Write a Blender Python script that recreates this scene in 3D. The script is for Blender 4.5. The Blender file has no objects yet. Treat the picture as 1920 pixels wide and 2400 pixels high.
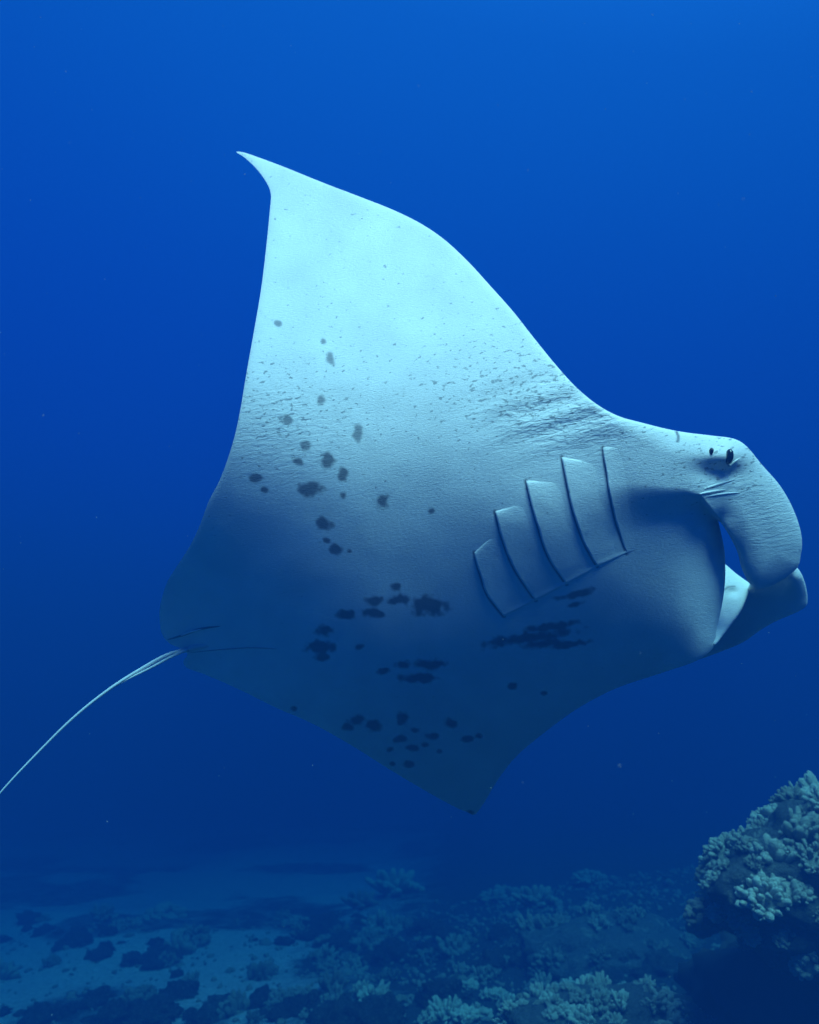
import bpy, math, random
import numpy as np
from mathutils import Vector, noise as mnoise
R = math.radians
random.seed(7); rng = np.random.default_rng(7)
scene = bpy.context.scene
C = scene.collection

# ------------------------------------------------------------------ camera
F = 1884.0                      # focal length in photograph pixels (frame 1920 x 2400)
PITCH = R(12)
cam = bpy.data.cameras.new('camera'); camo = bpy.data.objects.new('camera', cam); C.objects.link(camo)
cam.sensor_fit = 'VERTICAL'; cam.sensor_height = 24; cam.lens = F/2400*24
cam.clip_start = .05; cam.clip_end = 600
camo.location = (0, 0, 0); camo.rotation_euler = (R(90)+PITCH, 0, 0)
scene.camera = camo
cam.dof.use_dof = True; cam.dof.focus_distance = 2.5; cam.dof.aperture_fstop = 2.0

# ------------------------------------------------------------------ light: open water round the reef, sun filtered by the water above
SUN_EL, SUN_AZ = R(63), R(27)   # azimuth measured from straight behind the camera towards its right
L = Vector((math.cos(SUN_EL)*math.sin(SUN_AZ), -math.cos(SUN_EL)*math.cos(SUN_AZ), math.sin(SUN_EL)))
sun = bpy.data.lights.new('sun', 'SUN'); suno = bpy.data.objects.new('sun', sun); C.objects.link(suno)
sun.energy = 5.0; sun.color = (.92, 1.0, .92); sun.angle = R(38)
suno.rotation_euler = L.to_track_quat('Z', 'Y').to_euler(); suno.location = (3, -3, 8)

world = bpy.data.worlds.new('World'); scene.world = world; world.use_nodes = True
wn = world.node_tree; wn.nodes.clear()
def N(t, k, **kw):
    n = t.nodes.new(k)
    for a, b in kw.items(): setattr(n, a, b)
    return n
tc = N(wn, 'ShaderNodeTexCoord'); sep = N(wn, 'ShaderNodeSeparateXYZ'); wn.links.new(tc.outputs['Generated'], sep.inputs[0])
tilt = N(wn, 'ShaderNodeVectorMath', operation='DOT_PRODUCT'); wn.links.new(tc.outputs['Generated'], tilt.inputs[0])
tilt.inputs[1].default_value = Vector((.20, 0, .98))          # the water is a little brighter towards the sun's side
mr = N(wn, 'ShaderNodeMapRange'); mr.inputs['From Min'].default_value = -1; mr.inputs['From Max'].default_value = 1
wn.links.new(tilt.outputs['Value'], mr.inputs['Value'])
ramp = N(wn, 'ShaderNodeValToRGB'); wn.links.new(mr.outputs[0], ramp.inputs[0])
ramp.color_ramp.interpolation = 'B_SPLINE'
stops = [(0, (.0, .005, .02)), (.42, (.0, .016, .10)), (.5, (.0, .036, .35)), (.66, (.0, .034, .335)),
         (.84, (.002, .080, .345)), (.92, (.012, .15, .62)), (1, (.03, .42, 1.9))]
el = ramp.color_ramp.elements
el[0].position, el[0].color = stops[0][0], (*stops[0][1], 1)
el[1].position, el[1].color = stops[-1][0], (*stops[-1][1], 1)
for p_, c_ in stops[1:-1]:
    e = el.new(p_); e.color = (*c_, 1)
bg = N(wn, 'ShaderNodeBackground'); bg.inputs['Strength'].default_value = 1.0
wo = N(wn, 'ShaderNodeOutputWorld'); wn.links.new(ramp.outputs[0], bg.inputs[0]); wn.links.new(bg.outputs[0], wo.inputs[0])

vs = scene.view_settings
vs.view_transform = 'Standard'; vs.look = 'None'; vs.gamma = 1; vs.use_curve_mapping = False; vs.exposure = 0.98
cy = scene.cycles
cy.use_denoising = True; cy.volume_bounces = 1; cy.max_bounces = 6; cy.diffuse_bounces = 2
cy.use_adaptive_sampling = False

# ------------------------------------------------------------------ helpers
CF = np.array([0, math.cos(PITCH), math.sin(PITCH)]); CU = np.array([0, -math.sin(PITCH), math.cos(PITCH)]); CR = np.array([1., 0, 0])
def at(x, y, d):
    """point that stands at depth d in front of the camera where the photograph shows (x, y)"""
    x = np.asarray(x, float); y = np.asarray(y, float); d = np.asarray(d, float)
    return (CF + ((x-960)/F)[..., None]*CR - ((y-1200)/F)[..., None]*CU)*d[..., None]
def sstep(a, b, v):
    t = np.clip((v-a)/(b-a), 0, 1); return t*t*(3-2*t)
_h = rng.random((256, 256))
def vnoise(x, y):
    xi = np.floor(x).astype(int); yi = np.floor(y).astype(int); fx = x-xi; fy = y-yi
    fx = fx*fx*(3-2*fx); fy = fy*fy*(3-2*fy)
    g = lambda a, b: _h[a % 256, b % 256]
    return (g(xi, yi)*(1-fx)+g(xi+1, yi)*fx)*(1-fy)+(g(xi, yi+1)*(1-fx)+g(xi+1, yi+1)*fx)*fy
def fbm(x, y, o=4):
    s = 0; a = 1; t = 0
    for i in range(o):
        s = s+a*vnoise(x*2**i+17*i, y*2**i+31*i); t += a; a *= .5
    return s/t
def catmull(pts, n=8, closed=True):
    P = np.array(pts, float); out = []; m = len(P)
    rg = range(m) if closed else range(m-1)
    for i in rg:
        if closed: p0, p1, p2, p3 = P[i-1], P[i], P[(i+1) % m], P[(i+2) % m]
        else: p0, p1, p2, p3 = P[max(i-1, 0)], P[i], P[i+1], P[min(i+2, m-1)]
        for k in range(n):
            t = k/n
            out.append(.5*((2*p1)+(-p0+p2)*t+(2*p0-5*p1+4*p2-p3)*t*t+(-p0+3*p1-3*p2+p3)*t**3))
    if not closed: out.append(P[-1])
    return np.array(out)
def inside(poly, x, y):
    r = np.zeros(x.shape, bool); m = len(poly)
    for i in range(m):
        x1, y1 = poly[i]; x2, y2 = poly[(i+1) % m]
        if y1 == y2: continue
        c = ((y1 > y) != (y2 > y)) & (x < (x2-x1)*(y-y1)/(y2-y1)+x1)
        r ^= c
    return r
def nearest(poly, x, y):
    A = poly; B = np.roll(poly, -1, 0); best = np.full(x.shape, 1e9); bx = x.copy(); by = y.copy()
    for (ax, ay), (cx, cy_) in zip(A, B):
        dx, dy = cx-ax, cy_-ay; l = dx*dx+dy*dy
        if l == 0: continue
        t = np.clip(((x-ax)*dx+(y-ay)*dy)/l, 0, 1); qx = ax+t*dx; qy = ay+t*dy
        d = (x-qx)**2+(y-qy)**2; m = d < best
        best = np.where(m, d, best); bx = np.where(m, qx, bx); by = np.where(m, qy, by)
    return np.sqrt(best), bx, by
def link(name, me, mat=None, parent=None, offset=None):
    if mat: me.materials.append(mat)
    o = bpy.data.objects.new(name, me); C.objects.link(o)
    if parent: o.parent = parent
    return o
def mesh_from(name, V, Fc, smooth=True, normals=None):
    me = bpy.data.meshes.new(name); V = np.asarray(V, np.float32); Fc = np.asarray(Fc, np.int32); k = Fc.shape[1]
    me.vertices.add(len(V)); me.vertices.foreach_set('co', V.ravel())
    me.loops.add(Fc.size); me.loops.foreach_set('vertex_index', Fc.ravel())
    me.polygons.add(len(Fc)); me.polygons.foreach_set('loop_start', np.arange(0, Fc.size, k, dtype=np.int32))
    me.polygons.foreach_set('use_smooth', np.full(len(Fc), smooth))
    me.update(calc_edges=True); me.validate()
    if normals is not None: me.normals_split_custom_set_from_vertices([tuple(v) for v in normals])
    return me
def attr(me, name, vals):
    a = me.attributes.new(name, 'FLOAT', 'POINT'); a.data.foreach_set('value', np.asarray(vals, np.float32).ravel())
def attr3(me, name, vals):
    a = me.attributes.new(name, 'FLOAT_VECTOR', 'POINT'); a.data.foreach_set('vector', np.asarray(vals, np.float32).ravel())
def tag(o, label=None, cat=None, group=None, kind=None):
    if label: o['label'] = label
    if cat: o['category'] = cat
    if group: o['group'] = group
    if kind: o['kind'] = kind
    return o
def material(name):
    m = bpy.data.materials.new(name); m.use_nodes = True; t = m.node_tree
    return m, t, t.nodes['Principled BSDF']

# ------------------------------------------------------------------ materials
def skin_material():
    m, t, b = material('manta_skin'); l = t.links.new
    uv = N(t, 'ShaderNodeAttribute', attribute_name='skin_uv')
    sp = N(t, 'ShaderNodeAttribute', attribute_name='spot'); do = N(t, 'ShaderNodeAttribute', attribute_name='dorsal')
    wr = N(t, 'ShaderNodeAttribute', attribute_name='wrinkle'); fr = N(t, 'ShaderNodeAttribute', attribute_name='freckle')
    b.inputs['Roughness'].default_value = .55; b.inputs['Specular IOR Level'].default_value = .25
    # soft mottling
    n1 = N(t, 'ShaderNodeTexNoise'); n1.inputs['Scale'].default_value = 9; n1.inputs['Detail'].default_value = 5; l(uv.outputs['Vector'], n1.inputs['Vector'])
    r1 = N(t, 'ShaderNodeMapRange'); r1.inputs['From Min'].default_value = .3; r1.inputs['From Max'].default_value = .7; r1.inputs['To Min'].default_value = .86; r1.inputs['To Max'].default_value = 1.0
    l(n1.outputs['Fac'], r1.inputs['Value'])
    # small freckles
    mp = N(t, 'ShaderNodeMapping'); mp.inputs['Scale'].default_value = (62, 110, 1); mp.inputs['Rotation'].default_value = (0, 0, R(-4)); l(uv.outputs['Vector'], mp.inputs['Vector'])
    n2 = N(t, 'ShaderNodeTexNoise'); n2.inputs['Scale'].default_value = 1; n2.inputs['Detail'].default_value = 2.5; n2.inputs['Roughness'].default_value = .65; l(mp.outputs[0], n2.inputs['Vector'])
    th = N(t, 'ShaderNodeMapRange'); th.inputs['From Min'].default_value = 0; th.inputs['From Max'].default_value = 1; th.inputs['To Min'].default_value = .70; th.inputs['To Max'].default_value = .525; l(fr.outputs['Fac'], th.inputs['Value'])
    sb = N(t, 'ShaderNodeMath', operation='SUBTRACT'); l(n2.outputs['Fac'], sb.inputs[0]); l(th.outputs[0], sb.inputs[1])
    r2 = N(t, 'ShaderNodeMapRange'); r2.inputs['From Min'].default_value = 0; r2.inputs['From Max'].default_value = .06; r2.inputs['To Max'].default_value = .62; l(sb.outputs[0], r2.inputs['Value'])
    mx = N(t, 'ShaderNodeMix', data_type='RGBA'); mx.inputs['A'].default_value = (.80, .82, .80, 1); mx.inputs['B'].default_value = (.10, .12, .12, 1); l(r2.outputs[0], mx.inputs['Factor'])
    mm = N(t, 'ShaderNodeMix', data_type='RGBA', blend_type='MULTIPLY'); mm.inputs['Factor'].default_value = 1; l(mx.outputs['Result'], mm.inputs['A'])
    l(r1.outputs[0], mm.inputs['B'])
    m3 = N(t, 'ShaderNodeMix', data_type='RGBA'); l(sp.outputs['Fac'], m3.inputs['Factor']); l(mm.outputs['Result'], m3.inputs['A']); m3.inputs['B'].default_value = (.035, .04, .045, 1)
    m4 = N(t, 'ShaderNodeMix', data_type='RGBA'); l(do.outputs['Fac'], m4.inputs['Factor']); l(m3.outputs['Result'], m4.inputs['A']); m4.inputs['B'].default_value = (.022, .025, .03, 1)
    l(m4.outputs['Result'], b.inputs['Base Color'])
    # relief: denticle grain everywhere, stretched folds where the skin wrinkles
    mg = N(t, 'ShaderNodeMapping'); mg.inputs['Scale'].default_value = (120, 330, 1); l(uv.outputs['Vector'], mg.inputs['Vector'])
    g = N(t, 'ShaderNodeTexNoise'); g.inputs['Scale'].default_value = 1; g.inputs['Detail'].default_value = 4; g.inputs['Roughness'].default_value = .7; l(mg.outputs[0], g.inputs['Vector'])
    b1 = N(t, 'ShaderNodeBump'); b1.inputs['Strength'].default_value = .42; b1.inputs['Distance'].default_value = .005; l(g.outputs['Fac'], b1.inputs['Height'])
    mw = N(t, 'ShaderNodeMapping'); mw.inputs['Scale'].default_value = (38, 125, 1); mw.inputs['Rotation'].default_value = (0, 0, R(12)); l(uv.outputs['Vector'], mw.inputs['Vector'])
    n4 = N(t, 'ShaderNodeTexNoise'); n4.inputs['Scale'].default_value = 1; n4.inputs['Detail'].default_value = 3; n4.inputs['Distortion'].default_value = .4; l(mw.outputs[0], n4.inputs['Vector'])
    pw = N(t, 'ShaderNodeMath', operation='MULTIPLY'); l(n4.outputs['Fac'], pw.inputs[0]); l(wr.outputs['Fac'], pw.inputs[1])
    b2 = N(t, 'ShaderNodeBump'); b2.inputs['Strength'].default_value = .8; b2.inputs['Distance'].default_value = .0095; l(pw.outputs[0], b2.inputs['Height']); l(b1.outputs[0], b2.inputs['Normal'])
    l(b2.outputs[0], b.inputs['Normal'])
    return m
SKIN = skin_material()
def plain(name, col, rough=.6, spec=.3):
    m, t, b = material(name); b.inputs['Base Color'].default_value = (*col, 1); b.inputs['Roughness'].default_value = rough; b.inputs['Specular IOR Level'].default_value = spec
    return m
EYE = plain('eye_dark', (.008, .009, .012), .15, .5)
PALE = plain('pale_skin', (.78, .80, .78), .5, .25)

# ------------------------------------------------------------------ manta: outline, depth, spots
UP = [(554,356),(570,357),(601,367),(668,392),(757,428),(846,462),(924,493),(990,526),(1046,565),(1102,618),(1152,673),(1202,729),(1246,785),
      (1297,848),(1347,904),(1397,946),(1447,974),(1502,990),(1586,1010),(1669,1021),(1719,1028),(1750,1046),(1785,1088),(1823,1131),(1847,1168),
      (1866,1209),(1877,1246),(1880,1276),(1877,1300),(1871,1327),(1850,1348),(1823,1366),(1796,1378),(1772,1380),(1757,1368),(1750,1357),(1737,1327),(1729,1295),
      (1715,1265),(1699,1238),(1689,1224),(1683,1219),(1686,1232),(1692,1258),(1698,1290),(1700,1322),(1700,1357),(1696,1397),(1688,1440),(1680,1475),(1677,1500),(1672,1518),
      (1634,1548),(1558,1575),(1447,1612),(1358,1658),(1280,1714),(1213,1770),(1169,1825),(1135,1881),(1113,1909),(1095,1903),(1068,1892),(1002,1856),
      (913,1803),(824,1747),(735,1697),(646,1658),(557,1614),(479,1580),(440,1566),(430,1550),(440,1534),(425,1520),(401,1510),(384,1493),(376,1469),(375,1425),
      (390,1369),(417,1324),(445,1280),(467,1235),(490,1174),(518,1119),(545,1041),(562,968),(579,868),(595,779),(612,679),(623,590),(632,501),
      (635,456),(625,428),(601,395),(573,369)]
OUT = catmull(UP, 5)
ex, ey = .984, -.179
def pq(x, y): return (x-1000)*ex+(y-1400)*ey, -(x-1000)*.179-(y-1400)*.984
_q = np.linspace(-650, 1250, 1901)
_a = np.interp(_q, [-600,-520,-400,-250,-120,0,120,250,400,600,900,1050,1150], [-62,-65,-61,-46,-29,-15,-7,3,21,42,49,45,39])
_a = np.convolve(np.pad(_a, 60, mode='edge'), np.ones(121)/121, 'valid')
_I = np.cumsum(np.tan(np.radians(_a)))/F; _I -= np.interp(0, _q, _I)
_I2 = np.cumsum(np.tan(np.radians(_a*(1-.45*sstep(90, -170, _q)))))/F; _I2 -= np.interp(0, _q, _I2); _I2 -= np.interp(100, _q, _I2-_I)
_p = np.linspace(-800, 1000, 1801)
_l = np.interp(_p, [-800,-520,-300,-100,1000], [1.0,.95,.58,0.08,0]); _Lf = np.cumsum(_l[::-1])[::-1]/F
_r = np.interp(_p, [-800,350,520,680,760,900,1000], [0,0,.18,.5,.62,.95,1.1]); _Rt = np.cumsum(_r)/F
def yline(x): return np.interp(x, [1380,1480,1560,1643,1661,1684,1700], [1215,1190,1183,1172,1193,1219,4000])
def front0(x, y):
    """depth of the belly skin in metres, before the edges round off"""
    p, q = pq(x, y)
    I = np.interp(q, _q, _I) + np.interp(p, _p, _Lf)*sstep(850, -150, q)*1.25 + np.interp(p, _p, _Rt)*sstep(420, 250, q)
    w = np.interp(x, [1400, 1600, 1650, 1690], [150, 70, 20, 5])
    gapx = np.interp(y, [1214,1238,1265,1295,1325,1345], [1683,1694,1706,1715,1719,2400])
    cheek = sstep(0, 1, (yline(np.minimum(x, 1684))-y)/w+.5)
    cheek = np.maximum(cheek, np.where(y > 1214, sstep(-2, 2, x-gapx), x > 1686))
    cheek = np.where((y > 1325) & (x > 1712), 1, cheek)
    I = I + (np.interp(q, _q, _I2-_I)*(q < 100) + np.clip((p-560)/160, 0, 1.4)**2*.040*sstep(120, -20, q))*sstep(430, 640, p)*(1-cheek)
    D = 2.30*np.exp(I) - .056*sstep(1290, 1600, x)*(1-.3*sstep(1620, 1700, x))*cheek
    D = D + .012*np.exp(-((x-1560)/110)**2-((y-1300)/110)**2)                  # hollow of the throat
    D = D - .030*np.exp(-((x-1700)/52)**2-((y-1068)/30)**2)                   # bulge that carries the eye
    D = D + .022*np.exp(-((x-1682)/44)**2-((y-1105)/21)**2)                   # hollow below the eye
    D = D - .030*np.exp(-((x-1290)/190)**2-((y-1230)/150)**2)                 # gill region swells
    # broad creases where wing joins head
    D = D + .0035*np.sin((y*.95+x*.33)/10.5+2.2*fbm(x/60, y/60, 2))*np.exp(-((x-1310)/150)**2-((y-960)/85)**2)
    return D + .006*(fbm(x/150, y/150, 3)-.5)
SPOTS = [(653,759,8,8),(774,843,11,14),(758,800,7,7),(752,938,9,10),(673,985,11,10),(840,1015,12,18),(716,1044,13,12),(700,1082,11,9),(766,1080,16,17),(804,1111,11,17),(599,1121,13,10),
 (621,1148,10,7),(728,1148,27,17),(806,1162,9,9),(897,1175,15,17),(1011,1199,9,8),(762,1228,18,13),(766,1266,9,8),(789,1288,14,13),(820,1292,6,5),(927,1374,10,12),(935,1405,25,11),
 (1005,1418,38,24),(877,1409,20,11),(877,1438,24,11),(812,1440,20,11),(762,1477,20,14),(755,1517,34,14),(755,1541,22,11),(840,1515,11,7),(1002,1558,34,12),(946,1556,18,9),
 (975,1590,46,11),(897,1573,15,8),(1202,1608,12,10),(815,1705,14,10),(835,1690,18,13),(873,1703,17,15),(944,1684,15,15),(940,1733,15,8),(1015,1725,17,8),(959,1792,12,9),(1055,1695,14,10),
 (1096,1731,14,8),(1124,1725,10,7),(913,1758,9,7),(968,1753,15,8),(975,1712,10,7),(995,1745,9,6),(1030,1760,8,6),(920,1790,6,5),(1352,1393,44,9,-14),(1347,1416,20,6,-14),(1240,1494,95,13,-9),(1285,1470,62,10,-9),
 (1335,1510,42,7,-8),(1268,1509,48,9,-6),(1102,1906,11,10),(690,1660,8,6),(1275,1625,8,6)]
def spots(x, y):
    s = np.zeros(x.shape); nz = fbm(x/14, y/14, 2)-.5
    for sp in SPOTS:
        cx, cy_, a, b = sp[:4]; th = R(sp[4]) if len(sp) > 4 else 0
        dx, dy = x-cx, y-cy_; m = (abs(dx) < 3*max(a, b)) & (abs(dy) < 3*max(a, b))
        if not m.any(): continue
        u = dx[m]*math.cos(th)+dy[m]*math.sin(th); v = -dx[m]*math.sin(th)+dy[m]*math.cos(th)
        e = np.sqrt((u/a)**2+(v/b)**2)+nz[m]*1.1
        s[m] = np.maximum(s[m], (.66 if cy_ < 1060 else .78)*sstep(1.36, .62, e))
    return s
def segdist(x, y, pts):
    pts = np.array(pts, float); best = np.full(x.shape, 1e9)
    for (ax, ay), (bx, by) in zip(pts[:-1], pts[1:]):
        t = np.clip(((x-ax)*(bx-ax)+(y-ay)*(by-ay))/((bx-ax)**2+(by-ay)**2), 0, 1)
        best = np.minimum(best, np.hypot(x-ax-t*(bx-ax), y-ay-t*(by-ay)))
    return best
def skin_attrs(me, x, y, dorsal, extra=0):
    p, q = pq(x, y)
    s = np.maximum(spots(x, y)*(1-dorsal), extra)
    attr(me, 'spot', s); attr(me, 'dorsal', dorsal)
    w = 1.0*np.exp(-((x-1330)/150)**2-((y-975)/75)**2) + .30*np.exp(-((x-640)/150)**2-((y-1010)/120)**2) + .35*np.exp(-((x-1800)/90)**2-((y-1220)/90)**2) + .5*np.exp(-((x-1690)/60)**2-((y-1140)/25)**2)+.05
    attr(me, 'wrinkle', np.clip(w, 0, 1)*(1-dorsal*.7))
    f = .28 + .62*np.exp(-((x-1250)/330)**2-((y-920)/130)**2) + .5*np.exp(-((x-640)/170)**2-((y-960)/130)**2) + .5*np.exp(-((x-1700)/170)**2-((y-1090)/90)**2) - .25*sstep(1150, 1300, y)
    attr(me, 'freckle', np.clip(f, 0, 1)*(1-dorsal))
    attr3(me, 'skin_uv', np.stack([p/1000, q/1000, dorsal], -1))

root_pos = at(1000, 1330, 2.5)
manta = bpy.data.objects.new('manta_ray', None); C.objects.link(manta); manta.location = root_pos
tag(manta, 'large manta ray banking with its pale spotted belly towards the viewer, mouth open', 'manta ray')

def sheet(poly, depthf, rnd, thick, tap, step=3.0):
    """closed solid between a belly face and a back face, meeting along the outline"""
    x0, y0 = poly.min(0)-step; x1, y1 = poly.max(0)+step
    gx = np.arange(x0, x1+step, step); gy = np.arange(y0, y1+step, step)
    X, Y = np.meshgrid(gx, gy); cx = X[:-1, :-1]+step/2; cy_ = Y[:-1, :-1]+step/2
    ins = inside(poly, cx, cy_)
    nx = len(gx); j, i = np.nonzero(ins)
    quad = np.stack([j*nx+i, (j+1)*nx+i, (j+1)*nx+i+1, j*nx+i+1], -1)
    used, inv = np.unique(quad, return_inverse=True); quad = inv.reshape(-1, 4)
    x = X.ravel()[used].copy(); y = Y.ravel()[used].copy()
    cnt = np.bincount(quad.ravel(), minlength=len(used)); bnd = cnt < 4
    # walk distance to outline
    d, bx, by = nearest(poly, x, y); x[bnd] = bx[bnd]; y[bnd] = by[bnd]; d[bnd] = 0
    n = len(x)
    rr, rw = rnd(x, y); E = lambda w: np.sqrt(np.clip(1-(1-np.clip(d/w, 0, 1))**2, 0, 1))
    fr = depthf(x, y)+rr*(1-E(rw)); bk = depthf(x, y)+rr+thick(x, y)*E(tap(x, y))
    bk[bnd] = fr[bnd]
    Pf = at(x, y, fr); Pb = at(x, y, bk)
    idx = np.arange(n); bmap = np.where(bnd, idx, 0); nb = np.nonzero(~bnd)[0]; bmap[nb] = n+np.arange(len(nb))
    V = np.concatenate([Pf, Pb[nb]]); Q = np.concatenate([quad, bmap[quad][:, ::-1]])
    xs = np.concatenate([x, x[nb]]); ys = np.concatenate([y, y[nb]]); dors = np.concatenate([np.zeros(n), np.ones(len(nb))])
    return V, Q, xs, ys, dors
def vnormals(V, Q):
    a = V[Q[:, 2]]-V[Q[:, 0]]; b = V[Q[:, 3]]-V[Q[:, 1]]; nn = np.cross(a, b); o = np.zeros_like(V)
    for k in range(4):
        for c in range(3): o[:, c] += np.bincount(Q[:, k], nn[:, c], minlength=len(V))
    return o/np.maximum(np.linalg.norm(o, axis=1, keepdims=True), 1e-12)
def rnd_body(x, y):
    hd = sstep(1380, 1620, x)*sstep(1560, 1440, y)
    jaw = sstep(1620, 1670, x)*sstep(1200, 1240, y)*sstep(1740, 1700, x)
    return .004+.004*sstep(700, 1000, x)+.045*hd*(1-.55*jaw), 22+40*hd*(1-.3*jaw)
def thick_body(x, y):
    p, q = pq(x, y)
    fin = sstep(1700, 1730, x)*sstep(1110, 1160, y)
    core = np.exp(-((q-20)/230)**2)*sstep(-620, -250, p)*(1-.75*sstep(420, 640, p))
    return np.where(fin > .5, .02, .018+.03*np.exp(-(q/600)**2)+.26*core)
def tap_body(x, y): return np.interp(x, [0, 1500, 1700], [170, 140, 45])
V, Q, xs, ys, dors = sheet(OUT, front0, rnd_body, thick_body, tap_body)
VN = vnormals(V, Q); _nf = int((dors == 0).sum()); VN[:_nf] = vnormals(V, Q[:len(Q)//2])[:_nf]
slits = [[(1112,1295),(1125,1343),(1144,1396),(1181,1444)], [(1160,1199),(1181,1273),(1208,1337),(1256,1407)], [(1233,1127),(1256,1215),(1283,1300),(1328,1369)],
         [(1317,1071),(1341,1188),(1368,1268),(1400,1327)], [(1413,1049),(1427,1140),(1443,1220),(1469,1297)], [(1500,1040),(1515,1120),(1530,1200),(1548,1270)]]
slit_c = [catmull(s, 10, False) for s in slits]
dark = np.zeros(len(xs))
for s in slit_c[:5]: dark = np.maximum(dark, .8*sstep(7, 2, segdist(xs, ys, s)))
dark = np.maximum(dark, .75*sstep(5, 1.5, segdist(xs, ys, [(1586,1012),(1590,1022),(1589,1034)])))
cx_, cy2 = xs[Q].mean(1), ys[Q].mean(1)
finmask = ((cx_-1683)*(1088-1219)-(cy2-1219)*(1785-1683) < 0) & (cx_ > 1683)
# seam: straight line from the corner of the mouth to the front of the head
side = (1785-1683)*(cy2-1219)-(1080-1219)*(cx_-1683)
finmask = (side > 0) & (cx_ > 1682) & ~((cx_ < 1702) & (cy2 > 1219) & (cx_ < np.interp(cy2, [1219,1238,1265,1295,1330], [1686,1693,1703,1712,1730]))) & ~((cx_ < 1715) & (cy2 > 1265))
finmask &= ~(cx_ < np.interp(cy2, [1219,1238,1265,1295,1330,1600], [1683,1692,1703,1712,1718,1718]))
for nm, mk in (('body', ~finmask), ('cephalic_fin', finmask)):
    u, inv = np.unique(Q[mk], return_inverse=True)
    me = mesh_from(nm, V[u]-root_pos, inv.reshape(-1, 4), normals=VN[u])
    skin_attrs(me, xs[u], ys[u], dors[u], dark[u]*(1-dors[u]))
    link(nm, me, SKIN, manta)

# far cephalic fin and cheek, seen from outside and below, curling round the mouth
FAR = catmull([(1893,1404),(1888,1422),(1863,1437),(1823,1454),(1785,1475),(1742,1505),(1690,1527),(1634,1547),(1590,1556),(1585,1520),(1640,1480),(1700,1440),(1742,1400),(1765,1355),(1800,1330),(1840,1338),(1862,1328),(1876,1340),(1888,1370)], 5)
def far_depth(x, y):
    b = 2.66+.0011*(y-1330)-.0002*(x-1700)+.00002*np.maximum(x-1835, 0)**2
    return b-.05*np.exp(-((x-1870)/34)**2-((y-1360)/34)**2)+.003*np.sin((y+.4*x)/7)*np.exp(-((x-1880)/26)**2-((y-1370)/30)**2)
Vf, Qf, xf, yf, df = sheet(FAR, far_depth, lambda x, y: (.02+0*x, 22+0*x), lambda x, y: .035+0*x, lambda x, y: 60+0*x)
me = mesh_from('cephalic_fin', Vf-root_pos, Qf, normals=vnormals(Vf, Qf)); skin_attrs(me, xf, yf, df*0, .25*sstep(1860, 1700, xf)); link('cephalic_fin', me, SKIN, manta)['label'] = 'far cephalic fin in shadow behind the open mouth'  # shade of the inner part is put into the skin colour

# bright lining inside the far corner of the mouth
LIN = catmull([(1690,1316),(1702,1324),(1728,1346),(1757,1367),(1760,1374),(1753,1396),(1737,1433),(1715,1464),(1694,1491),(1677,1512),(1668,1500),(1675,1460),(1680,1400),(1684,1350)], 5)
def lin_depth(x, y): return 2.715-.0014*(y-1370)+.0006*(x-1720)+.015*np.exp(-((x-1716)/14)**2-((y-1388)/10)**2)
Vl, Ql, xl, yl, dl = sheet(LIN, lin_depth, lambda x, y: (.010+0*x, 12+0*x), lambda x, y: .012+0*x, lambda x, y: 20+0*x, 2.5)
me = mesh_from('mouth_lining', Vl-root_pos, Ql, normals=vnormals(Vl, Ql)); skin_attrs(me, xl, yl, dl*0, .5*sstep(3, 1, segdist(xl, yl, [(1697,1383),(1708,1375),(1722,1374)]))); link('mouth_lining', me, SKIN, manta)

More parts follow.
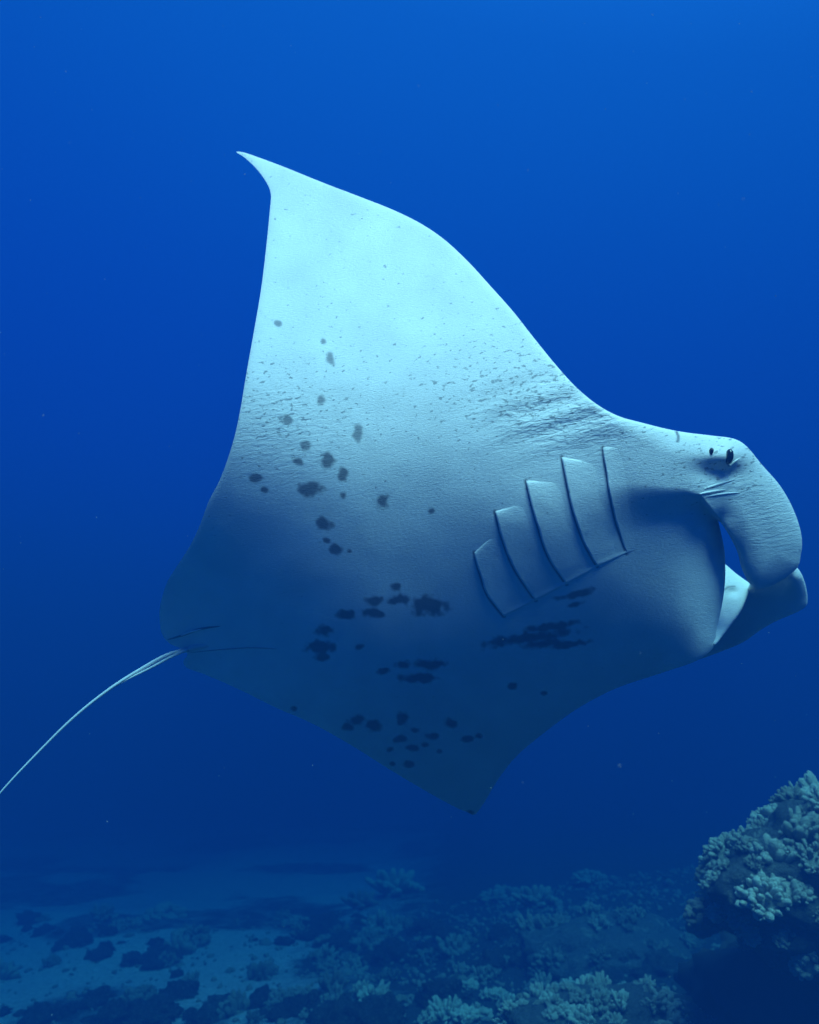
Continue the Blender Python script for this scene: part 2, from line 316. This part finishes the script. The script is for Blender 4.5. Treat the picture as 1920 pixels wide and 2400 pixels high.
# gill flaps: five strips of skin, each lifting at its rear edge over a dark slit
def frontd(x, y):
    return front0(x, y)
for i in range(5):
    A, B = slit_c[i], slit_c[i+1]; ns, nt = 48, 26
    S = np.linspace(0, 1, ns)[:, None]*np.ones((1, nt)); T = np.linspace(0, 1, nt)[None, :]*np.ones((ns, 1))
    ii = np.linspace(0, 1, len(A)); ff = lambda P, s, c: np.interp(s, ii, P[:, c])
    if i < 4:   # the front edge tucks under the next flap
        bs = .18+.80*S
        bx = ff(B, bs, 0)+10; by = ff(B, bs, 1)-3
    else: bx = ff(B, S, 0); by = ff(B, S, 1)
    px = ff(A, S, 0)*(1-T)+bx*T; py = ff(A, S, 1)*(1-T)+by*T - 9*np.sin(np.pi*T)*(1-S)*0
    px = px+2.2*(vnoise(S*9+i*7, T*3)-.5)*(1-T)
    endk = np.clip(np.minimum(S, 1-S)/.20, 0, 1); endk = np.sqrt(endk*(2-endk))
    hgt = (.0080*(1-.25*S))*(1-T)**1.15*(endk*.9+.1)+.0035*np.exp(-((1-S)/.05)**2)-.0025*T
    hgt = hgt+.0016*(fbm(S*6+i*5, T*3, 3)-.5)
    if i == 4: hgt = hgt*.7*(1-T)*(1-.8*S**3)-.002*T
    dpt = frontd(px, py)-hgt
    # lip: rear edge rolls down into the slit; ends roll down into the skin
    def rim(a, off, dx=0, dy=0): return a
    px2 = np.concatenate([px[:, :1]+5, px[:, :1]-.6, px], 1); py2 = np.concatenate([py[:, :1], py[:, :1], py], 1)
    dp2 = np.concatenate([frontd(px[:, :1], py[:, :1])+.010, dpt[:, :1]+.006, dpt], 1)
    t0 = lambda a, v: np.concatenate([a[:1]*0+v(a[:1]), a, a[-1:]*0+v(a[-1:])], 0)
    px3 = t0(px2, lambda a: a); py3 = np.concatenate([py2[:1]-4, py2, py2[-1:]+4], 0); dp3 = np.concatenate([dp2[:1]*0+frontd(px2[:1], py2[:1]-4)+.006, dp2, frontd(px2[-1:], py2[-1:]+4)+.006], 0)
    P = at(px3, py3, dp3).reshape(-1, 3); r_, c_ = px3.shape
    idx = np.arange(r_*c_).reshape(r_, c_); q4 = np.stack([idx[:-1, :-1], idx[1:, :-1], idx[1:, 1:], idx[:-1, 1:]], -1).reshape(-1, 4)
    me = mesh_from('gill_flap', P-root_pos, q4)
    skin_attrs(me, px3.ravel(), py3.ravel(), np.zeros(r_*c_)); link('gill_flap', me, SKIN, manta)

# tubes (tail, folds)
def tube(pts3, rad, ns=12, cap=True):
    P = np.array(pts3, float); n = len(P); Tn = np.gradient(P, axis=0); Tn /= np.linalg.norm(Tn, axis=1, keepdims=True)
    ref = np.array([.1, .9, .4]); U = np.cross(Tn, ref); U /= np.linalg.norm(U, axis=1, keepdims=True); W = np.cross(Tn, U)
    a = np.linspace(0, 2*np.pi, ns, endpoint=False)
    V = P[:, None, :]+rad[:, None, None]*(np.cos(a)[None, :, None]*U[:, None, :]+np.sin(a)[None, :, None]*W[:, None, :])
    V = V.reshape(-1, 3); fs = []
    for i in range(n-1):
        for k in range(ns): fs.append((i*ns+k, i*ns+(k+1) % ns, (i+1)*ns+(k+1) % ns, (i+1)*ns+k))
    return V, np.array(fs)
TD = float(front0(np.array([440.]), np.array([1522.]))[0])-2.555
print('tail shift', TD)
tp = catmull([(456,1519,2.60),(446,1520,2.56),(397,1533,2.52),(340,1563,2.50),(260,1613,2.46),(175,1680,2.42),(90,1763,2.38),(0,1859,2.33),(-120,2005,2.28),(-240,2170,2.25)], 12, False); tp[:, 2] += TD
tr = np.interp(np.linspace(0, 1, len(tp)), [0,.1,.2,.3,.42,.55,.75,1], [.002,.0055,.0062,.0065,.0056,.0044,.0030,.0017])
V_, F_ = tube(at(tp[:, 0], tp[:, 1], tp[:, 2]), tr); me = mesh_from('tail', V_-root_pos, F_); link('tail', me, PALE, manta)
tb = catmull([(520,1509),(490,1511),(460,1516),(430,1524),(400,1532)], 6, False); _f = front0(tb[:, 0], tb[:, 1]); _s = np.linspace(0, 1, len(tb)); _t = np.interp(tb[:, 0], [400, 430, 446], [2.522, 2.545, 2.56])+TD
tb = np.column_stack([tb, np.where(tb[:, 0] < 446, _t, _f+np.interp(tb[:, 0], [446, 480, 520], [0, .012, .024]))])
V_, F_ = tube(at(tb[:, 0], tb[:, 1], tb[:, 2]), np.interp(np.linspace(0, 1, len(tb)), [0,.35,.75,1], [.003,.012,.0095,.0055])); me = mesh_from('tail_base', V_-root_pos, F_)
skin_attrs(me, np.repeat(tb[:, 0], 12), np.repeat(tb[:, 1], 12), np.zeros(len(V_)), .2); link('tail_base', me, SKIN, manta)
# second strand of the tail sheath
tp2 = catmull([(446,1519,2.55),(420,1531,2.53),(395,1543,2.515),(350,1567,2.496),(300,1592,2.478),(262,1614,2.462)], 10, False); tp2[:, 2] += TD
tr2 = np.interp(np.linspace(0, 1, len(tp2)), [0,.1,.5,1], [.002,.0050,.0045,.002])
V_, F_ = tube(at(tp2[:, 0], tp2[:, 1], tp2[:, 2]), tr2); link('tail_sheath', mesh_from('tail_sheath', V_-root_pos, F_), PALE, manta)
# pelvic fin fold beside the tail base: a thin curved blade, crease shade put into its colour
def blade(name, pts, w, dd, mat, extra=0.):
    c = catmull(pts, 10, False); n = len(c); s = np.linspace(0, 1, n); ww = w*np.sin(np.pi*np.clip(s, .02, .98))**.7
    d0 = front0(c[:, 0], c[:, 1])
    rows = [(c[:, 0], c[:, 1]-ww, d0+.004), (c[:, 0], c[:, 1], d0-dd), (c[:, 0], c[:, 1]+ww*.3, d0-dd*.7), (c[:, 0], c[:, 1]+ww*.4, d0+.012)]
    X = np.array([r[0] for r in rows]); Y = np.array([r[1] for r in rows]); D = np.array([r[2] for r in rows])
    P = at(X, Y, D).reshape(-1, 3); idx = np.arange(4*n).reshape(4, n)
    q4 = np.stack([idx[:-1, :-1], idx[1:, :-1], idx[1:, 1:], idx[:-1, 1:]], -1).reshape(-1, 4)
    me = mesh_from(name, P-root_pos, q4); skin_attrs(me, X.ravel(), Y.ravel(), np.zeros(4*n), extra); return link(name, me, mat, manta)
blade('pelvic_fin', [(392,1500),(430,1488),(470,1474),(516,1468)], 9, .006, SKIN, .75)
blade('pelvic_fin', [(445,1530),(520,1522),(590,1518),(650,1521)], 5, .003, SKIN, .55)

# eye
def ellipsoid(name, px, py, ddep, ax, ay, az, rot, mat, seg=24):
    u = np.linspace(0, 2*np.pi, seg, endpoint=False); v = np.linspace(.001, np.pi-.001, seg//2)
    Ug, Vg = np.meshgrid(u, v); X = ax*np.cos(Ug)*np.sin(Vg); Y = ay*np.sin(Ug)*np.sin(Vg); Z = az*np.cos(Vg)
    c, s = math.cos(rot), math.sin(rot); X, Y = X*c-Y*s, X*s+Y*c
    o = at(px, py, float(front0(np.array([px*1.]), np.array([py*1.]))[0])+ddep)
    P = (o+X[..., None]*CR+Y[..., None]*CU+Z[..., None]*CF).reshape(-1, 3)
    idx = np.arange(Ug.size).reshape(Ug.shape); nx = np.roll(idx, -1, 1)
    q4 = np.stack([idx[:-1], nx[:-1], nx[1:], idx[1:]], -1).reshape(-1, 4)
    return link(name, mesh_from(name, P-root_pos, q4), mat, manta)
K = 2.25/F
ellipsoid('eye', 1709, 1070, .004, 10*K, 19*K, 13*K, R(-8), EYE)
ellipsoid('spiracle', 1667, 1058, .003, 5.5*K, 9.5*K, 7*K, R(-14), EYE)
def fold(name, pts, rad, lift):
    c = catmull(pts, 8, False); d = front0(c[:, 0], c[:, 1])-lift; s = np.linspace(0, 1, len(c))
    V_, F_ = tube(at(c[:, 0], c[:, 1], d), rad*np.sin(np.pi*np.clip(s, .04, .96))**.6, 8)
    me = mesh_from(name, V_-root_pos, F_); n = len(V_); X = np.repeat(c[:, 0], 8); Y = np.repeat(c[:, 1], 8); skin_attrs(me, X, Y, np.zeros(n)); return link(name, me, SKIN, manta)
fold('pelvic_fin_edge', [(424,1490),(440,1483),(474,1474)], .0035, .012)
fold('eyelid', [(1701,1091),(1713,1090),(1722,1082),(1735,1073)], .0034, .006)
fold('skin_fold', [(1640,1158),(1665,1153),(1700,1148)], .004, .001)
fold('skin_fold', [(1650,1146),(1680,1136),(1722,1124)], .004, .0)
fold('skin_fold', [(1655,1164),(1690,1158),(1735,1154)], .0035, .0)

# ------------------------------------------------------------------ seafloor
def ground_h(X, Y):
    r = np.interp(X-.10*(Y-6), [-8,-2,0,1.2,2.2,4,9], [-2.95,-2.75,-2.52,-2.3,-2.2,-2.1,-2.0])
    far = -.05*np.maximum(Y-6, 0)-.05*np.maximum(Y-9.3+.5*np.sin(X*.6), 0)
    bump = .34*(fbm(X*.55+40, Y*.55+40, 4)-.5)+.12*(fbm(X*2.3+9, Y*2.3+3, 3)-.5)*sstep(.42, .6, fbm(X*.5+4, Y*.5+9, 3))
    return r+far+bump
ux = np.concatenate([np.linspace(-90, -13, 30)[:-1], np.linspace(-13, 13, 340), np.linspace(13, 90, 30)[1:]])
uy = np.concatenate([np.linspace(-60, 2, 25)[:-1], np.linspace(2, 20, 260), np.linspace(20, 95, 40)[1:]])
GX, GY = np.meshgrid(ux, uy); GZ = ground_h(GX, GY)
idx = np.arange(GX.size).reshape(GX.shape); q4 = np.stack([idx[:-1, :-1], idx[:-1, 1:], idx[1:, 1:], idx[1:, :-1]], -1).reshape(-1, 4)
def ground_material():
    m, t, b = material('seafloor_sand_and_rubble'); l = t.links.new; b.inputs['Roughness'].default_value = .95; b.inputs['Specular IOR Level'].default_value = .1
    tc = N(t, 'ShaderNodeTexCoord'); g = N(t, 'ShaderNodeAttribute', attribute_name='rubble')
    n = N(t, 'ShaderNodeTexNoise'); n.inputs['Scale'].default_value = 3.5; n.inputs['Detail'].default_value = 8; n.inputs['Roughness'].default_value = .65; l(tc.outputs['Object'], n.inputs['Vector'])
    ad = N(t, 'ShaderNodeMath', operation='ADD'); l(n.outputs['Fac'], ad.inputs[0]); l(g.outputs['Fac'], ad.inputs[1])
    mr = N(t, 'ShaderNodeMapRange'); mr.inputs['From Min'].default_value = .78; mr.inputs['From Max'].default_value = 1.16; l(ad.outputs[0], mr.inputs['Value'])
    mx = N(t, 'ShaderNodeMix', data_type='RGBA'); mx.inputs['A'].default_value = (.46, .47, .46, 1); mx.inputs['B'].default_value = (.06, .065, .06, 1); l(mr.outputs[0], mx.inputs['Factor'])
    n2 = N(t, 'ShaderNodeTexNoise'); n2.inputs['Scale'].default_value = 22; n2.inputs['Detail'].default_value = 5; l(tc.outputs['Object'], n2.inputs['Vector'])
    m2 = N(t, 'ShaderNodeMix', data_type='RGBA', blend_type='MULTIPLY'); m2.inputs['Factor'].default_value = .6; l(mx.outputs['Result'], m2.inputs['A']); l(n2.outputs['Fac'], m2.inputs['B'])
    l(m2.outputs['Result'], b.inputs['Base Color'])
    bp = N(t, 'ShaderNodeBump'); bp.inputs['Distance'].default_value = .08; bp.inputs['Strength'].default_value = .8; l(n2.outputs['Fac'], bp.inputs['Height']); l(bp.outputs[0], b.inputs['Normal'])
    return m
me = mesh_from('seafloor', np.stack([GX, GY, GZ], -1).reshape(-1, 3), q4)
rub = .28+.5*sstep(.42, .6, fbm(GX*.5+4, GY*.5+9, 3)) + .55*sstep(-1.9, .5, GX-.10*(GY-6)) - .18*sstep(-1, -3, GX-.1*(GY-6))
attr(me, 'rubble', rub.ravel())
tag(link('seafloor', me, ground_material()), kind='structure')

# ------------------------------------------------------------------ coral
def coral_material(name, base, var):
    m, t, b = material(name); l = t.links.new; b.inputs['Roughness'].default_value = .85; b.inputs['Specular IOR Level'].default_value = .15
    tc = N(t, 'ShaderNodeTexCoord'); oi = N(t, 'ShaderNodeObjectInfo')
    n = N(t, 'ShaderNodeTexNoise'); n.inputs['Scale'].default_value = 9; n.inputs['Detail'].default_value = 6; l(tc.outputs['Object'], n.inputs['Vector'])
    mx = N(t, 'ShaderNodeMix', data_type='RGBA'); mx.inputs['A'].default_value = (*[c*.78 for c in base], 1); mx.inputs['B'].default_value = (*base, 1); l(n.outputs['Fac'], mx.inputs['Factor'])
    mr = N(t, 'ShaderNodeMapRange'); mr.inputs['To Min'].default_value = 1-var; mr.inputs['To Max'].default_value = 1.0; l(oi.outputs['Random'], mr.inputs['Value'])
    m2 = N(t, 'ShaderNodeMix', data_type='RGBA', blend_type='MULTIPLY'); m2.inputs['Factor'].default_value = 1; l(mx.outputs['Result'], m2.inputs['A']); l(mr.outputs[0], m2.inputs['B'])
    l(m2.outputs['Result'], b.inputs['Base Color'])
    v = N(t, 'ShaderNodeTexVoronoi'); v.inputs['Scale'].default_value = 90; l(tc.outputs['Object'], v.inputs['Vector'])
    n3 = N(t, 'ShaderNodeTexNoise'); n3.inputs['Scale'].default_value = 28; n3.inputs['Detail'].default_value = 4; l(tc.outputs['Object'], n3.inputs['Vector'])
    b1 = N(t, 'ShaderNodeBump'); b1.inputs['Distance'].default_value = .006; b1.inputs['Strength'].default_value = .5; l(v.outputs['Distance'], b1.inputs['Height'])
    b2 = N(t, 'ShaderNodeBump'); b2.inputs['Distance'].default_value = .03; b2.inputs['Strength'].default_value = .6; l(n3.outputs['Fac'], b2.inputs['Height']); l(b1.outputs[0], b2.inputs['Normal']); l(b2.outputs[0], b.inputs['Normal'])
    return m
CORAL = coral_material('pale_lobe_coral', (.66, .62, .48), .55)
ROCK = coral_material('dark_reef_rock', (.17, .17, .15), .3)
def encrust(m):
    t = m.node_tree; l = t.links.new; b = t.nodes['Principled BSDF']; src = b.inputs['Base Color'].links[0].from_socket
    tc = N(t, 'ShaderNodeTexCoord'); n = N(t, 'ShaderNodeTexNoise'); n.inputs['Scale'].default_value = 7; n.inputs['Detail'].default_value = 9; n.inputs['Roughness'].default_value = .7; l(tc.outputs['Object'], n.inputs['Vector'])
    mr = N(t, 'ShaderNodeMapRange'); mr.inputs['From Min'].default_value = .55; mr.inputs['From Max'].default_value = .66; mr.inputs['To Max'].default_value = .75; l(n.outputs['Fac'], mr.inputs['Value'])
    mx = N(t, 'ShaderNodeMix', data_type='RGBA'); l(src, mx.inputs['A']); mx.inputs['B'].default_value = (.36, .34, .27, 1); l(mr.outputs[0], mx.inputs['Factor']); l(mx.outputs['Result'], b.inputs['Base Color'])
    b3 = N(t, 'ShaderNodeBump'); b3.inputs['Distance'].default_value = .12; b3.inputs['Strength'].default_value = .9; l(n.outputs['Fac'], b3.inputs['Height']); l(b.inputs['Normal'].links[0].from_socket, b3.inputs['Normal']); l(b3.outputs[0], b.inputs['Normal'])
encrust(ROCK)
ICO = {}
def ico(n):
    if n not in ICO:
        import bmesh
        bm = bmesh.new(); bmesh.ops.create_icosphere(bm, subdivisions=n, radius=1)
        ICO[n] = (np.array([v.co[:] for v in bm.verts]), np.array([[v.index for v in f.verts] for f in bm.faces])); bm.free()
    return ICO[n]
def colony_mesh(seed, knobs, spread, ln, wd):
    """a colony about 1 m across: blunt knobs that grow out of a low dome"""
    r = np.random.default_rng(seed); v0, f0 = ico(2); Vs = []; Fs = []; n = 0
    def add(V):
        nonlocal n
        Vs.append(V); Fs.append(f0+n); n += len(V)
    b = v0*np.array([spread, spread, spread*.55])*.72; add(b)
    for k in range(knobs):
        th = r.uniform(0, 2*np.pi); z = r.uniform(0, 1)**.8 if k % 3 else r.uniform(0, .6)
        rad = math.sqrt(max(0, 1-z*z)); d = np.array([rad*math.cos(th), rad*math.sin(th), z])
        base = d*np.array([spread, spread, spread*.55])*.68
        up = d*.8+np.array([0, 0, .55])+r.normal(0, .25, 3); up /= np.linalg.norm(up)
        l_ = ln*r.uniform(.6, 1.25); w_ = wd*r.uniform(.7, 1.3)
        a = np.cross(up, [.3, .8, .2]); a /= np.linalg.norm(a); c = np.cross(up, a)
        fl = r.uniform(.65, 1.0)
        flare = 1+.35*v0[:, 2:3]
        add(base+up*l_*.35+(v0[:, 0:1]*a*w_+v0[:, 1:2]*c*w_*fl)*flare+v0[:, 2:3]*up*l_*.75)
        if r.random() < .55:   # a side bud
            t = base+up*l_*.7+(a*r.normal(0, 1)+c*r.normal(0, 1))*w_*.75
            add(t+v0*w_*r.uniform(.45, .7))
    V = np.concatenate(Vs); Fc = np.concatenate(Fs)
    V = V+.05*wd/.12*np.stack([np.sin(V[:, 1]*19+seed)*.4+np.sin(V[:, 2]*31)*.3, np.sin(V[:, 2]*23+seed)*.4+np.sin(V[:, 0]*29)*.3, np.sin(V[:, 0]*21)*.4+np.sin(V[:, 1]*33)*.3], -1)*.5
    return mesh_from('coral_colony', V, Fc)
DIMMED = coral_material('dimmed_reef_coral', (.34, .34, .28), .5)  # darker copy of the coral: dim, hazy light put into the colour
SPEC = [(1, 56, .46, .24, .075), (2, 38, .45, .30, .09), (3, 80, .46, .18, .06), (4, 26, .40, .40, .09), (5, 44, .5, .20, .10), (6, 20, .34, .46, .10), (7, 64, .5, .28, .055)]
COL = [colony_mesh(*a_) for a_ in SPEC]; COL_DIM = [m_.copy() for m_ in COL]
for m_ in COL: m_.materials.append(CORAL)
for m_ in COL_DIM: m_.materials.append(DIMMED)
def rock_mesh(name, seed, sub=4, amp=.35, fr=1.3, sq=(1, 1, 1), fine=.08):
    v0, f0 = ico(sub); o = Vector((seed*7.3, seed*3.1, seed)); V = []
    for v in v0:
        p = Vector(v); n1 = mnoise.fractal(p*fr+o, .75, 2.1, 6); n2 = mnoise.noise(p*6+o)+.8*mnoise.noise(p*13+o)+.5*abs(mnoise.noise(p*27+o))
        V.append(v*(1+amp*n1+fine*n2)*np.array(sq))
    return mesh_from(name, np.array(V), f0)
def rot_to(nrm, r):
    q = Vector((0, 0, 1)).rotation_difference(Vector(nrm)); return (q.to_matrix() @ __import__('mathutils').Matrix.Rotation(r.uniform(0, 6.28), 3, 'Z')).to_euler()

def outcrop(name, label, cat, centre, size, seed, ncol, cs, mincos, sub=5, group=None, sel=None, col=None):
    col = col or COL
    root = bpy.data.objects.new(name, None); C.objects.link(root); root.location = (centre[0], centre[1], float(ground_h(np.array(centre[0]), np.array(centre[1]))))
    tag(root, label, cat, group)
    me = rock_mesh('rock', seed, sub, .30, 1.2, size, .05); me.materials.append(ROCK)
    ro = link('rock', me, None, root); off = Vector(centre)-root.location; ro.location = off
    r = np.random.default_rng(seed*11+1)
    n = len(me.vertices); co = np.empty(n*3, np.float32); me.vertices.foreach_get('co', co); co = co.reshape(-1, 3)
    no = np.empty(n*3, np.float32); me.vertices.foreach_get('normal', no); no = no.reshape(-1, 3)
    cand = [k for k in range(n) if no[k, 2] > mincos and (sel is None or sel(co[k], no[k]))]
    r.shuffle(cand); chosen = []
    for k in cand:
        s = r.uniform(*cs)*(1.45 if r.random() < .12 else 1)
        if all(np.linalg.norm(co[k]-c)*1.0 > (s+t)*.26 for c, t in chosen):
            chosen.append((co[k], s)); o = link('coral_colony', col[r.integers(len(col))], None, root)
            o.location = off+Vector(co[k])-Vector(no[k])*s*.10; o.scale = (s, s, s*r.uniform(.8, 1.2))
            nn = no[k]*.8+np.array([0, 0, .35]); o.rotation_euler = rot_to(nn/np.linalg.norm(nn), r)
            if len(chosen) >= ncol: break
    return root
oc = at(2025, 2090, 4.5)
outcrop('coral_outcrop', 'tall coral outcrop overhanging a dark hollow at the lower right', 'coral reef', tuple(oc), (.80, .66, .44), 3, 290, (.07, .27), -.3, 5, sel=lambda c, n: c[2] > -.34 and mnoise.noise(Vector([float(v)*4.2 for v in c])) > -.06)
# rock wall beneath the overhang, shade put into its near-black colour, and the reef mound that joins it to the slope
def boulder(name, label, cat, x, y, d, size, seed, sink=.3, group=None, mat=ROCK, sub=4):
    p = at(x, y, d); me = rock_mesh(name, seed, sub, .32, 1.3, size, .07); me.materials.append(mat)
    o = bpy.data.objects.new(name, me); C.objects.link(o); o.location = p; return tag(o, label, cat, group)
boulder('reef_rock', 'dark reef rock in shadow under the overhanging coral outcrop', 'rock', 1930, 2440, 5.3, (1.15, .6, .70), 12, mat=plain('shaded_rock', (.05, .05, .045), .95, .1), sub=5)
rp = at(1440, 2210, 7.2)
outcrop('reef_mound', 'dim blue reef mound with small corals left of the tall coral outcrop', 'coral reef', tuple(rp-np.array([0, 0, .25])), (.85, .7, .40), 8, 60, (.06, .22), .0, 5, col=COL_DIM)
rp = at(1430, 2450, 4.9)
outcrop('coral_mound', 'knobbly pale coral mound at the bottom edge right of centre', 'coral reef', tuple(rp), (.66, .45, .27), 9, 80, (.06, .18), .0, 5)

# coral heads that stand alone on the slope
r = np.random.default_rng(21)
def ray_ground(x, y):
    d = np.linspace(2.5, 30, 1400); P = at(np.full(1400, float(x)), np.full(1400, float(y)), d); g = ground_h(P[:, 0], P[:, 1])
    k = np.nonzero(P[:, 2] < g)[0]; return P[k[0]] if len(k) else None
zones = [((850, 1560, 2310, 2398), 40, (.12, .28), 'pale knobbly', 'corals on the reef slope'), ((1150, 1560, 2150, 2300), 30, (.10, .24), 'dim knobbly', 'corals on the reef slope'),
         ((1640, 1920, 2330, 2398), 9, (.10, .2), 'faint shaded', 'corals in the shadow of the outcrop'), ((700, 1250, 2190, 2300), 30, (.10, .28), 'blurred blue', 'corals on the reef slope'),
         ((0, 850, 2260, 2398), 24, (.10, .28), 'blue-grey', 'corals on the sand at lower left'), ((60, 1100, 2150, 2260), 14, (.2, .4), 'faint far', 'corals on the sand at lower left')]
small = []
for (x0, x1, y0, y1), n_, sc, look, grp in zones:
    for k in range(n_):
        g = ray_ground(r.uniform(x0, x1), r.uniform(y0, y1))
        if g is None: continue
        s = r.uniform(*sc); o = bpy.data.objects.new('coral', (COL if look == 'pale knobbly' else COL_DIM)[r.integers(len(COL))]); C.objects.link(o)
        o.location = (g[0], g[1], g[2]-.02*s); o.scale = (s, s, s*r.uniform(.8, 1.3)); o.rotation_euler = (r.normal(0, .2), r.normal(0, .2), r.uniform(0, 6.28)); small.append((o, s, look+' coral', 'coral', grp))
for (px, py, d, s) in [(390, 2030, 11.5, .8), (300, 2125, 10.5, .6), (850, 2000, 11.5, .6), (930, 1990, 12, .9), (700, 2110, 10.5, .5), (1380, 1985, 11, .7), (1180, 2030, 11, .8), (1260, 2070, 9.5, .6)]:
    P = at(px, py, d); z = float(ground_h(P[0], P[1])); o = bpy.data.objects.new('coral', COL_DIM[r.integers(len(COL))]); C.objects.link(o); o.location = (P[0], P[1], z)
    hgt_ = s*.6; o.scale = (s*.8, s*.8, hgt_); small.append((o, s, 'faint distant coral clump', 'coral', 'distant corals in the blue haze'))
rk = [rock_mesh('rock', 30+i, 4, .5, 1.7, (1, .8, .6), .16) for i in range(5)]
for m_ in rk: m_.materials.append(ROCK)
cl = [(r.uniform(0, 1500), r.uniform(2170, 2400)) for _ in range(22)]
for k in range(130):
    c0 = cl[k % 22]; g = ray_ground(c0[0]+r.normal(0, 55), min(2399, c0[1]+r.normal(0, 16)))
    if g is None: continue
    s = r.uniform(.05, .20); o = bpy.data.objects.new('rock', rk[k % 5]); C.objects.link(o); o.location = (g[0], g[1], g[2]+.05*s); o.scale = (s, s, s*r.uniform(.6, 1.2)); o.rotation_euler = (r.normal(0, .2), r.normal(0, .2), r.uniform(0, 6.28))
    small.append((o, s, 'dark lumpy rock', 'rock', 'dark rocks on the seafloor'))
# keep what the camera can see, and tell each apart by size and place
bpy.context.view_layer.update(); dg = bpy.context.evaluated_depsgraph_get(); bins = {}
HN = ['at the far left', 'near the left side', 'a quarter across from the left', 'left of the middle', 'just left of the middle', 'just right of the middle', 'right of the middle', 'a quarter in from the right', 'near the right side', 'at the far right']
for o, s, look, cat, grp in small:
    seen = False
    for dz in (.55, .3, .1):
        t = Vector(o.location)+Vector((0, 0, dz*o.scale[2])); hit = scene.ray_cast(dg, Vector((0, 0, 0)), t.normalized())
        if hit[0] and (hit[4] == o or hit[1].length > t.length-.05): seen = True
    if not seen: bpy.data.objects.remove(o); continue
    v = np.array(o.location); d = v@CF; px, py = 960+F*(v@CR)/d, 1200-F*(v@CU)/d
    band = 'in the distant haze' if py < 2170 else 'at mid distance' if py < 2250 else 'on the near slope' if py < 2330 else 'at the bottom edge'
    bins.setdefault((look, band, HN[int(np.clip(px//192, 0, 9))], grp, cat), []).append((s/d, o))
for (look, band, hn, grp, cat), lst in bins.items():
    lst.sort(key=lambda q_: -q_[0]); m_ = len(lst)
    names = {1: [''], 2: ['larger ', 'smaller '], 3: ['largest ', 'middle-sized ', 'smallest '], 4: ['largest ', 'second largest ', 'second smallest ', 'smallest ']}
    for k, (_, o) in enumerate(lst):
        w = names[m_][k] if m_ in names else (['largest ', 'second largest ', 'third largest ']+['fourth largest ', 'fifth largest ', 'sixth largest ', 'seventh largest ', 'eighth largest ', 'ninth largest ', 'tenth largest ', 'eleventh largest ', 'twelfth largest '])[min(k, 11)] if k < m_-1 else 'smallest '
        tag(o, w+look+' '+band+' '+hn, cat, grp)
# rubble too small to pick apart
v0, f0 = ico(1); Vs = []; Fs = []; n = 0
for k in range(9000):
    X = r.uniform(-7, 7); Y = r.uniform(4, 12)
    if r.random() > .25+.75*float(sstep(-2.5, 1., np.array(X))): continue
    s = r.uniform(.006, .032)*(1 if r.random() < .93 else 1.8); z = float(ground_h(np.array(X), np.array(Y)))
    V_ = v0*s*r.uniform(.35, 1.6, 3)+r.normal(0, .28*s, v0.shape)+np.array([X, Y, z+.2*s]); Vs.append(V_); Fs.append(f0+n); n += len(V_)
me = mesh_from('coral_rubble', np.concatenate(Vs), np.concatenate(Fs)); tag(link('coral_rubble', me, coral_material('rubble', (.22, .21, .18), .2)), 'loose pale coral rubble strewn over the seafloor', 'rubble', kind='stuff')
# particles drifting in the water
v0, f0 = ico(1); Vs = []; Fs = []; n = 0
for k in range(220):
    P = at(r.uniform(-100, 2020), r.uniform(-100, 2500), r.uniform(1.0, 6)); s = r.uniform(.0004, .0012)*(.6+np.linalg.norm(P)*.25)
    Vs.append(v0*s*r.uniform(.6, 1.5, 3)+P); Fs.append(f0+n); n += len(v0)
me = mesh_from('drifting_particles', np.concatenate(Vs), np.concatenate(Fs)); tag(link('drifting_particles', me, plain('plankton', (.35, .38, .38), .8)), 'tiny pale particles drifting in the blue water', 'plankton', kind='stuff')

# ------------------------------------------------------------------ the water as a haze
x0, x1, y0, y1, z0, z1 = -100, 100, -70, 110, float(GZ.min())-1, 2.95
me = bpy.data.meshes.new('haze')
me.from_pydata([(x, y, z) for x in (x0, x1) for y in (y0, y1) for z in (z0, z1)], [], [(0, 1, 3, 2), (4, 6, 7, 5), (0, 4, 5, 1), (2, 3, 7, 6), (0, 2, 6, 4), (1, 5, 7, 3)])
hm = bpy.data.materials.new('water_haze'); hm.use_nodes = True; ht = hm.node_tree; ht.nodes.clear()
pv = N(ht, 'ShaderNodeVolumePrincipled'); ho = N(ht, 'ShaderNodeOutputMaterial'); ht.links.new(pv.outputs[0], ho.inputs['Volume'])
pv.inputs['Color'].default_value = (.004, .036, .132, 1); pv.inputs['Absorption Color'].default_value = (0, .27, .42, 1); pv.inputs['Density'].default_value = .33; pv.inputs['Anisotropy'].default_value = 0
tag(link('haze', me, hm), 'blue water that fades everything with distance', 'water', kind='stuff')
